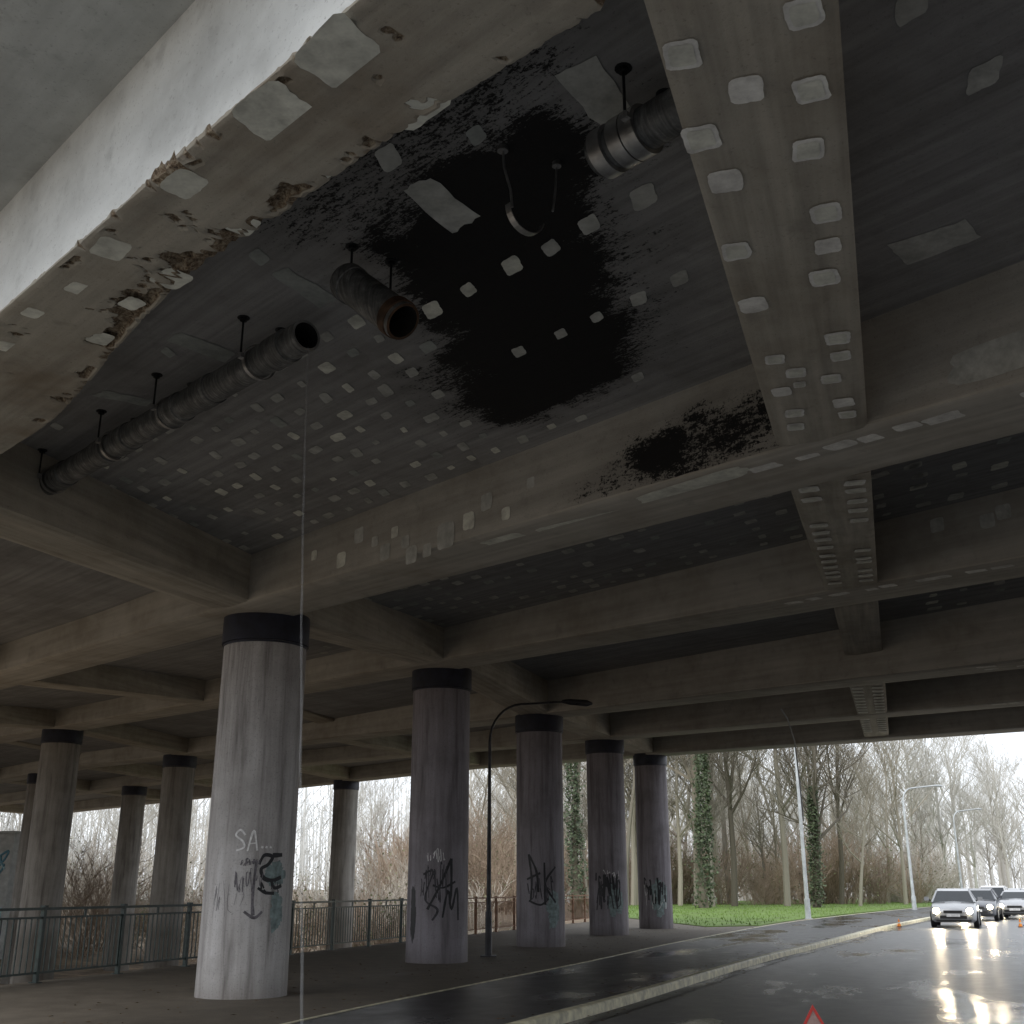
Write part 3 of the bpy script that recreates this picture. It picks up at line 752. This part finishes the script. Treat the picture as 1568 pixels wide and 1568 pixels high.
# ------------------------------------------------------------ railing
M_rail=simple('railing_green_paint',(.02,.035,.032),.45,.2,.4,10)
M_railr=simple('railing_rust_brown',(.22,.12,.07),.7,.1,.3,6)
def railing(name,p0,p1,mat,post=2.0):
    mb=MB(); a=Vector(p0);b=Vector(p1); L=(b-a).length; t=(b-a)/L; rot=math.atan2(t.y,t.x)
    n=int(L/post)
    for i in range(n+1):
        p=a+t*(i*post); mb.box((p.x,p.y,.66),(.06,.07,1.10),rot); mb.box((p.x,p.y,1.225),(.08,.09,.03),rot)
        mb.box((p.x,p.y,.125),(.14,.14,.014),rot)
    m=a+t*(L/2)
    mb.box((m.x,m.y,1.19),(L,.06,.04),rot); mb.box((m.x,m.y,1.06),(L,.03,.03),rot); mb.box((m.x,m.y,.26),(L,.03,.03),rot)
    k=int(L/.13)
    for i in range(k):
        if (i*.13)%post<.06: continue
        p=a+t*(i*.13+.06); mb.box((p.x,p.y,.66),(.018,.018,.80),rot)
    for i in range(n):
        p=a+t*(i*post+post/2); mb.box((p.x,p.y,1.12),(.05,.02,.10),rot)
    return mb.obj(name,[mat])
railing('railing',(-16.0,-8.0),(-2.45,33.5),M_rail)
railing('railing',(-2.35,33.8),(5.2,57.5),M_railr)
# ------------------------------------------------------------ lamps
def lamp(name,base,h,arm,adir,col,r=.07):
    mb=MB(); x,y,z=base; A=Vector(adir).normalized()
    pts=[(x,y,z),(x,y,z+h*.5),(x,y,z+h-.9)]; rr=[r*1.25,r,r*.75]
    for i in range(1,9):
        t=i/8*math.pi/2*.92; pts.append((x+A.x*(1-math.cos(t))*.9,y+A.y*(1-math.cos(t))*.9,z+h-.9+math.sin(t)*.9)); rr.append(r*.6)
    e=Vector(pts[-1]); pts.append(tuple(e+A*arm+Vector((0,0,arm*.12)))); rr.append(r*.5)
    mb.tube(pts,rr,12); mb.tube([(x,y,z),(x,y,z+.9)],[r*1.7,r*1.6],12); mb.box((x,y,z+.01),(.34,.34,.03))
    e=Vector(pts[-1])
    mb.tube([e-A*.1,e+A*.1,e+A*.55,e+A*.7],[.04,.07,.08,.03],12)
    return mb.obj(name,[col],None,40)
M_lampd=simple('lamp_post_dark',(.05,.05,.055),.5,.5,.3,6)
M_lampl=simple('lamp_post_pale',(.50,.53,.54),.5,.2,.2,3)
lamp('street_lamp',(-.5,25.6,.12),5.4,1.2,(.9,.45,0),M_lampd,.045)
lamp('street_lamp',(26.7,79,0.1),7.9,2.0,(.93,.35,0),M_lampl,.09)
lamp('street_lamp',(13.9,56,.12),9.0,1.6,(.9,.4,0),M_lampl,.08)
lamp('street_lamp',(41,108,0.1),8.2,2.0,(.93,.35,0),M_lampl,.10)
lamp('street_lamp',(56,128,0.1),8.2,2.0,(.93,.35,0),M_lampl,.10)
mb=MB(); mb.tube([(7.3,30.6,6.1),(7.55,31.0,5.9),(7.75,31.2,5.3),(7.8,31.2,4.2),(7.82,31.2,3.2)],.02,6); mb.obj('hanging_cable',[M_lampl])
# ------------------------------------------------------------ warning triangle
M_red=simple('reflector_red',(.62,.035,.025),.3,0,.15,30)
M_inner=simple('triangle_inner_orange',(.45,.30,.27),.5,0,.15,30)
wt=MB()
def tri(mb,c,outer,inner,th,rot,mi):
    vs=[]
    for k,dy in((outer,-th),(inner,-th),(outer,th),(inner,th)):
        for a in(90,210,330):
            a=math.radians(a); X,Z=math.cos(a)*k,math.sin(a)*k
            vs.append((c[0]+X*math.cos(rot)-dy*math.sin(rot),c[1]+X*math.sin(rot)+dy*math.cos(rot),c[2]+Z))
    fs=[]
    for i in range(3):
        j=(i+1)%3
        fs+=[(i,j,3+j,3+i),(6+i,9+i,9+j,6+j),(i,6+i,6+j,j),(3+i,3+j,9+j,9+i)]
    mb.add(vs,fs,mi)
cx,cy=2.84,11.55
tri(wt,(cx,cy,.17),.285,.235,.012,-.15,0); tri(wt,(cx,cy+.003,.17),.23,.12,.006,-.15,1)
for sx in(-.2,.2): wt.box((cx+sx,cy,.02),(.03,.28,.012),-.15,2); wt.box((cx+sx,cy,.03),(.03,.03,.03),-.15,2)
wt.obj('warning_triangle',[M_red,M_inner,M_dark])
# ------------------------------------------------------------ cars
M_glass=simple('car_glass',(.02,.025,.03),.08,0,.1,3)
M_tyre=simple('tyre',(.02,.02,.02),.8)
M_lampon=simple('headlight_lit',(.9,.85,.7),.3,emit=(1,.84,.55),es=60)
M_plate=simple('number_plate',(.7,.7,.7),.4)
M_trim=simple('black_trim',(.02,.02,.02),.5)
def car(x,y,heading,paint,beam=False,H=1.48):
    e=empty('car',(x,y,0)); e.rotation_euler=(0,0,heading)
    L=4.3;Wd=1.78
    st=[(-L/2,.60,.32,.58),(-L/2+.06,.74,.24,.68),(-L/2+.25,.84,.20,.76),(-L/2+.8,.89,.19,.88),(-L/2+1.25,.89,.19,.96),(0,.89,.19,.98),(L/2-.7,.88,.2,1.0),(L/2-.15,.83,.24,.98),(L/2,.72,.34,.9)]
    mb=MB(); sc=Wd/1.78
    for (yy,w,z0,z1) in st:
        w*=sc
        for (px,pz) in((0,z0),(w*.85,z0),(w*.97,z0+.08),(w,lerp(z0,z1,.45)),(w*.98,lerp(z0,z1,.78)),(w*.90,z1-.02),(w*.75,z1+.01),(0,z1+.045)):
            mb.v.append((px,yy,pz))
    k=8; nS=len(st); base=len(mb.v)
    mb.v+= [(-a,b,c) for a,b,c in mb.v[:base]]
    for i in range(nS-1):
        for j in range(k-1):
            a=i*k+j; mb.f.append((a,a+1,a+k+1,a+k)); mb.mi.append(0); a+=base; mb.f.append((a,a+k,a+k+1,a+1)); mb.mi.append(0)
    for i in(0,nS-1):
        mb.f.append(tuple(i*k+j for j in range(k))+tuple(base+i*k+j for j in range(k-1,-1,-1))); mb.mi.append(0)
    mb.obj('body',[paint],e,35)
    mb=MB(); z0=.96
    G=[(-L/2+1.1,.80,z0-.02),(-L/2+1.75,.62,H-.10),(-L/2+2.2,.60,H-.01),(L/2-1.2,.59,H),(L/2-.65,.57,H-.1),(L/2-.25,.74,z0)]
    top=[(w*sc,yy,z) for yy,w,z in G]
    def q(a,b,c,d,mi): mb.add([a,b,c,d],[(0,1,2,3)],mi)
    w0,y0,zz0=top[0];w1,y1,z1=top[1];w2,y2,z2=top[2];w3,y3,z3=top[3];w4,y4,z4=top[4];w5,y5,z5=top[5]
    q((-w0,y0,zz0),(w0,y0,zz0),(w1,y1,z1),(-w1,y1,z1),1)
    q((-w1,y1,z1),(w1,y1,z1),(w2,y2,z2),(-w2,y2,z2),0); q((-w2,y2,z2),(w2,y2,z2),(w3,y3,z3),(-w3,y3,z3),0)
    q((-w3,y3,z3),(w3,y3,z3),(w4,y4,z4),(-w4,y4,z4),0); q((-w4,y4,z4),(w4,y4,z4),(w5,y5,z5),(-w5,y5,z5),1)
    ws=.86*sc
    for sg in(-1,1):
        q((sg*w0,y0,zz0),(sg*ws,y1,z0),(sg*w1,y1,z1),(sg*w0,y0,zz0+.001),1)
        q((sg*ws,y1,z0),(sg*ws,y2,z0),(sg*w2,y2,z2-.04),(sg*w1,y1,z1),1)
        q((sg*ws,y2,z0),(sg*ws,y3,z0),(sg*w3,y3,z3-.04),(sg*w2,y2,z2-.04),1)
        q((sg*ws,y3,z0),(sg*w5,y5,z5),(sg*w4,y4,z4),(sg*w3,y3,z3-.04),1)
        q((sg*w2,y2,z2-.04),(sg*w3,y3,z3-.04),(sg*w3,y3,z3),(sg*w2,y2,z2),0)
        q((sg*w1,y1,z1),(sg*w2,y2,z2-.04),(sg*w2,y2,z2),(sg*w1,y1,z1+.0005),0)
        mb.tube([(sg*w0*1.01,y0,zz0),(sg*w1*1.01,y1,z1)],.035,8,0); mb.tube([(sg*(ws+.005),0.1,z0),(sg*(w3+.01),.15,z3-.03)],.03,8,0)
        mb.tube([(sg*w5*1.02,y5,z5),(sg*w4*1.01,y4,z4)],.05,8,0)
        mb.tube([(sg*ws,y0+.35,z0+.05),(sg*(ws+.13),y0+.33,z0+.10)],.03,8,2); mb.box((sg*(ws+.17),y0+.33,z0+.12),(.20,.10,.14),0,0,.85)
    mb.obj('cabin',[paint,M_glass,M_trim],e,35)
    mb=MB()
    for sg in(-1,1):
        for yy in(-L/2+.78,L/2-.8):
            mb.tube([(sg*(.70*sc),yy,.31),(sg*(.72*sc),yy,.31),(sg*(.89*sc),yy,.31),(sg*(.905*sc),yy,.31)],[.27,.31,.31,.28],28,0)
            mb.tube([(sg*(.90*sc),yy,.31),(sg*(.912*sc),yy,.31)],[.20,.17],20,1)
    mb.obj('wheels',[M_tyre,M_galv],e,35)
    mb=MB(); f=-L/2
    mb.box((0,f-.005,.60),(.70*sc,.05,.10),0,0); mb.box((0,f-.0,.40),(1.0*sc,.06,.12),0,0); mb.box((0,f-.045,.47),(.50,.015,.11),0,1)
    mb.box((0,f+.03,.27),(1.3*sc,.10,.05),0,0)
    for sg in(-1,1):
        mb.tube([(sg*.62*sc,f+.10,.66),(sg*.62*sc,f-.03,.64)],[.15,.13],20,3); mb.tube([(sg*.62*sc,f-.028,.64),(sg*.62*sc,f-.045,.64)],[.125,.11],20,2)
        mb.tube([(sg*.66*sc,f+.04,.38),(sg*.66*sc,f-.02,.38)],[.06,.05],14,3)
        mb.box((sg*.55*sc,f+.95,.935),(.5,.02,.012),.2*sg,0)
    mb.obj('front_details',[M_trim,M_plate,M_lampon,M_galv],e,35)
    if beam:
        for sg in(-1,1):
            l=bpy.data.lights.new('headlamp','SPOT'); l.energy=150; l.color=(1,.82,.55); l.spot_size=math.radians(70); l.shadow_soft_size=.12
            o=bpy.data.objects.new('headlamp',l); link(o,e); o.location=(sg*.6*sc,f-.14,.66); o.rotation_euler=(math.radians(86),0,math.radians(180))
    return e
def paint(name,c,m=.3):
    p=simple(name,c,.28,m,.06,2); p.node_tree.nodes['Principled BSDF'].inputs['Coat Weight'].default_value=.6; return p
pa=paint('paint_silver',(.35,.36,.38)); pb=paint('paint_dark',(.09,.095,.11)); pc=paint('paint_white',(.6,.6,.6),0)
car(18.3,49.2,-.40,pa,beam=True); car(23.2,59.0,-.46,pb,beam=True); car(27.6,68.0,-.5,pc,H=1.62); car(32.8,78,-.52,pa); car(39.5,91,-.55,pc)
car(26.4,62,-.5,pa,H=1.4); car(31.5,71,-.5,pa); car(46,100,-.6,pb)
M_cone=simple('cone_orange',(.8,.25,.02),.5)
def bollard(x,y):
    mb=MB(); mb.tube([(x,y,0),(x,y,.03)],[.11,.10],16,1); mb.tube([(x,y,.02),(x,y,.28),(x,y,.31)],[.075,.028,.015],16,0); mb.tube([(x,y,.13),(x,y,.19)],[.055,.045],16,2)
    mb.obj('traffic_cone',[M_cone,M_trim,M_paint],None,40)
bollard(15.6,48.2); bollard(20.4,48.0)
# pale river wall with blue graffiti at the far left
mb=MB(); ca,sa=math.cos(-.25),math.sin(-.25); wx,wy=-31.0,63.0
mb.box((wx,wy,1.0),(10,.5,6.4),-.25,0); mb.box((wx,wy,4.28),(10.2,.7,.14),-.25,0)
for i in range(26):
    r=random.Random(i); a=r.uniform(-1,4.4); z=r.uniform(-.2,3.2)
    pts=catmull([(a+r.uniform(-.9,.9),z+r.uniform(-.7,.7)) for _ in range(4)])
    pts=[(min(p,4.8),q) for p,q in pts]
    mb.tube([(wx+ca*p-sa*-.265,wy+sa*p+ca*-.265,q) for p,q in pts],.06,5,1+i%2)
mb.obj('river_wall',[M_pale,simple('graffiti_blue',(.12,.28,.36),.6),simple('graffiti_pale_blue',(.4,.55,.6),.6)])
# ------------------------------------------------------------ trees
def tree_mesh(name,seed,h,r0,bushy=1.0,ivy=False,spread=1.0,levels=3):
    r=random.Random(seed); mb=MB()
    def br(p,d,l,rad,lev):
        n=5 if lev==0 else (3 if lev<3 else 2); pts=[p];rr=[rad]; q=p.copy(); dd=d.copy()
        for i in range(n):
            k=.10 if lev==0 else .28
            dd=(dd+Vector((r.uniform(-k,k),r.uniform(-k,k),r.uniform(-k,k)+ (.0 if lev==0 else .10)))).normalized()
            q=q+dd*(l/n); pts.append(q.copy()); rr.append(max(.012,rad*(1-(i+1)/n*(.7 if lev==0 else .8))))
        mb.tube(pts,rr,[7,4,3,3,3][lev],0,False)
        if lev>=levels: return
        m=int([13,8,8,4][lev]*bushy)
        for i in range(m):
            t=(r.uniform(.32,1) if lev==0 else r.uniform(.2,1))*n; j=min(int(t),n-1); f=t-j
            bp=pts[j].lerp(pts[j+1],f); rd=lerp(rr[j],rr[j+1],f)*.62
            ax=Vector((r.uniform(-1,1),r.uniform(-1,1),r.uniform(-.1,.6))).normalized()
            nd_=(dd*(.55)+ax*spread*.9); nd_.z+=.15; nd_.normalize()
            br(bp,nd_,l*r.uniform(.32,.52),max(.014,rd),lev+1)
    br(Vector((0,0,-.3)),Vector((r.uniform(-.06,.06),r.uniform(-.06,.06),1)).normalized(),h*.86,r0,0)
    if ivy:
        for i in range(3000):
            z=r.random()**.8*h*.60; a=r.uniform(0,6.28); rad=r0*(1-.7*z/h)+abs(r.gauss(0,.22))*(1.2-z/h)*(.5+.9*abs(noise.noise(Vector((z*.6,a,seed)))*2))
            c=Vector((math.cos(a)*rad,math.sin(a)*rad,z)); s=r.uniform(.05,.12)
            u=Vector((r.uniform(-1,1),r.uniform(-1,1),r.uniform(-1,1))).normalized(); v=u.orthogonal()
            mb.add([c-u*s,c+v*s*.8,c+u*s,c-v*s*.8],[(0,1,2,3)],1)
    me=bpy.data.meshes.new(name); me.from_pydata(mb.v,[],mb.f); me.materials.append(barks[0]); me.materials.append(M_ivy)
    me.polygons.foreach_set('material_index',mb.mi); me.update(); return me
T=[tree_mesh('bare_tree_a',1,19,.24),tree_mesh('bare_tree_b',2,21,.27,.9),tree_mesh('bare_tree_c',3,17,.2,1.0,False,1.2),tree_mesh('bare_tree_d',4,20,.22,1.0,False,.8)]
TI=[tree_mesh('ivy_tree_a',5,19,.34,1.0,True),tree_mesh('ivy_tree_b',6,16,.3,1.0,True,1.2)]
def bush_mesh(name,seed,h,leaf=0):
    r=random.Random(seed); mb=MB()
    for i in range(16):
        a=r.uniform(0,6.28); p=Vector((math.cos(a)*r.uniform(0,.5)*h*.3,math.sin(a)*r.uniform(0,.5)*h*.3,-.2)); d=Vector((math.cos(a)*r.uniform(.1,.7),math.sin(a)*r.uniform(.1,.7),1)).normalized()
        def b(p,d,l,rad,lev):
            pts=[p];rr=[rad];q=p.copy();dd=d.copy()
            for k in range(3):
                dd=(dd+Vector((r.uniform(-.3,.3),r.uniform(-.3,.3),r.uniform(-.15,.2)))).normalized(); q=q+dd*l/3; pts.append(q.copy()); rr.append(rad*(1-(k+1)/3.4))
            mb.tube(pts,rr,3,0,False)
            if lev<2:
                for _ in range(7):
                    j=r.randint(0,2); bp=pts[j].lerp(pts[j+1],r.random())
                    b(bp,(dd+Vector((r.uniform(-1,1),r.uniform(-1,1),r.uniform(-.3,.8)))).normalized(),l*r.uniform(.4,.6),rad*.6,lev+1)
            elif leaf and r.random()<leaf:
                c=q; s=r.uniform(.03,.06); u=Vector((r.uniform(-1,1),r.uniform(-1,1),r.uniform(-1,1))).normalized(); v=u.orthogonal()
                mb.add([c-u*s,c+v*s,c+u*s,c-v*s],[(0,1,2,3)],1)
        b(p,d,h*r.uniform(.6,.95),.032,0)
    me=bpy.data.meshes.new(name); me.from_pydata(mb.v,[],mb.f); me.materials.append(M_bush[0]); me.materials.append(M_bleaf)
    me.polygons.foreach_set('material_index',mb.mi); me.update(); return me
B=[bush_mesh('bush_a',11,4.5,.2),bush_mesh('bush_b',12,5.5,.0),bush_mesh('bush_c',13,3.6,.4)]
def inst(me,parent,x,y,sc,mat,name,z=None):
    o=bpy.data.objects.new(name,me); link(o,parent); o.location=(x,y,terr(x,y) if z is None else z)
    o.rotation_euler=(R.uniform(-.04,.04),R.uniform(-.04,.04),R.uniform(0,6.28)); o.scale=(sc,sc,sc*R.uniform(.85,1.15))
    o.material_slots[0].link='OBJECT'; o.material_slots[0].material=mat
    return o
for (x,y,m,sc) in[(13.6,84,TI[0],1.1),(22.0,86,TI[1],1.05),(3.9,70,TI[0],.9),(17.2,92,T[1],1),(24.5,95,T[0],1),(28.5,103,T[3],1.1),(11.5,95,T[2],1.1)]:
    inst(m,None,x,y,sc,barks[0],'bare_tree',z=.1)
forest=empty('distant_tree_line')
def roadside(x,y):
    j=min(range(nK),key=lambda i:(x-KK[i][0])**2+(y-KK[i][1])**2); j=min(j,nK-2)
    tx,ty=KK[j+1][0]-KK[j][0],KK[j+1][1]-KK[j][1]; return (tx*(y-KK[j][1])-ty*(x-KK[j][0]))/math.hypot(tx,ty)
cnt=0
for _ in range(1500):
    y=R.uniform(90,185); x=y*R.uniform(-.05,.44)
    d=roadside(x,y)
    if -14<d<8: continue
    if cnt>=140: break
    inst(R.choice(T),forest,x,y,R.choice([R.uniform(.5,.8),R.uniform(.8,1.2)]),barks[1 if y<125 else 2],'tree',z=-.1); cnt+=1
cnt=0
for _ in range(300):
    y=R.uniform(85,170); x=y*R.uniform(-.62,0.0)
    if cnt>=28: break
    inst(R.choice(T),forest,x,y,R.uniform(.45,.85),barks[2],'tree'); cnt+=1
mb=MB()
for i in range(1150):
    y=R.uniform(190,300); x=y*R.uniform(-.75,.50); h=R.uniform(15,25)*(1 if x/y<.33 else .7)
    w=R.uniform(.12,.3)
    mb.tube([(x,y,-1),(x+R.uniform(-1,1),y,h)],[w,.06],3,0,False)
    for k in range(28):
        t=R.uniform(.1,1.0); z=h*t; rr=2.6*(1.2-t)+.8
        cx,cy,cz=x+R.gauss(0,rr*.6),y+R.gauss(0,rr*.6),z+R.gauss(0,.8)
        dx,dz=R.uniform(-1,1),R.uniform(.1,1.4); l=R.uniform(.8,2.2); q=R.uniform(.03,.11)
        mb.add([(cx-q,cy,cz),(cx+q,cy,cz),(cx+dx*l+q*.3,cy+R.uniform(-.5,.5),cz+dz*l),(cx+dx*l-q*.3,cy,cz+dz*l)],[(0,1,2,3)])
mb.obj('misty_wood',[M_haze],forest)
scrub=empty('bushes')
cnt=0
for _ in range(1200):
    y=R.uniform(85,130); x=y*R.uniform(-.1,.42); d=roadside(x,y)
    if cnt>=115: break
    if d<9 and d>-14: continue
    if pdist(x,y,gp)<3 and y<98: continue
    inst(R.choice(B),scrub,x,y,R.uniform(.7,1.5),M_bush[1 if y<112 else 2],'bush',z=-.1); cnt+=1
for _ in range(62):
    y=R.uniform(58,115); x=-y*R.uniform(.02,.62)
    if dl(x,y)<6: continue
    inst(R.choice(B),scrub,x,y,R.uniform(.7,1.3),M_bush[1 if y<68 else 2],'bush')
# ------------------------------------------------------------ light
w=bpy.data.worlds.new('World'); S.world=w; w.use_nodes=True; nt=w.node_tree; nt.nodes.clear()
sky=nd(nt,'ShaderNodeTexSky',sky_type='NISHITA'); sky.sun_disc=False
EL=math.radians(38); AZ=math.radians(215)
sky.sun_elevation=EL; sky.sun_rotation=AZ; sky.air_density=1.0; sky.dust_density=2.0; sky.ozone_density=1.0
tcw=nd(nt,'ShaderNodeTexCoord').outputs['Generated']
cl=noisen(nt,tcw,2.0,3,.5)
cloud=ramp(nt,cl,[(.3,(.88,.90,.94)),(.7,(1.,1.,1.))])
cv=mix(nt,1.0,cloud,(10.1,10.4,10.8),'MULTIPLY')
c=mix(nt,.88,sky.outputs[0],cv)
bg=nd(nt,'ShaderNodeBackground'); bg.inputs['Strength'].default_value=.15
o=nd(nt,'ShaderNodeOutputWorld')
nt.links.new(c,bg.inputs[0]); nt.links.new(bg.outputs[0],o.inputs[0])
l=bpy.data.lights.new('sun','SUN'); l.energy=1.5; l.angle=math.radians(25); l.color=(1,.98,.95)
so=bpy.data.objects.new('sun',l); link(so)
dv=Vector((math.sin(AZ)*math.cos(EL),math.cos(AZ)*math.cos(EL),math.sin(EL)))
so.rotation_euler=dv.to_track_quat('Z','Y').to_euler()
# ------------------------------------------------------------ camera
cam=bpy.data.cameras.new('camera'); co=bpy.data.objects.new('camera',cam); link(co)
co.location=(0,0,1.5); co.rotation_euler=(math.radians(90+18.5),0,0)
cam.sensor_width=36; cam.lens=36*1720/1568; cam.clip_start=.05; cam.clip_end=4000
S.camera=co
print('faces',sum(len(m.polygons) for m in bpy.data.meshes),time.time()-T0)
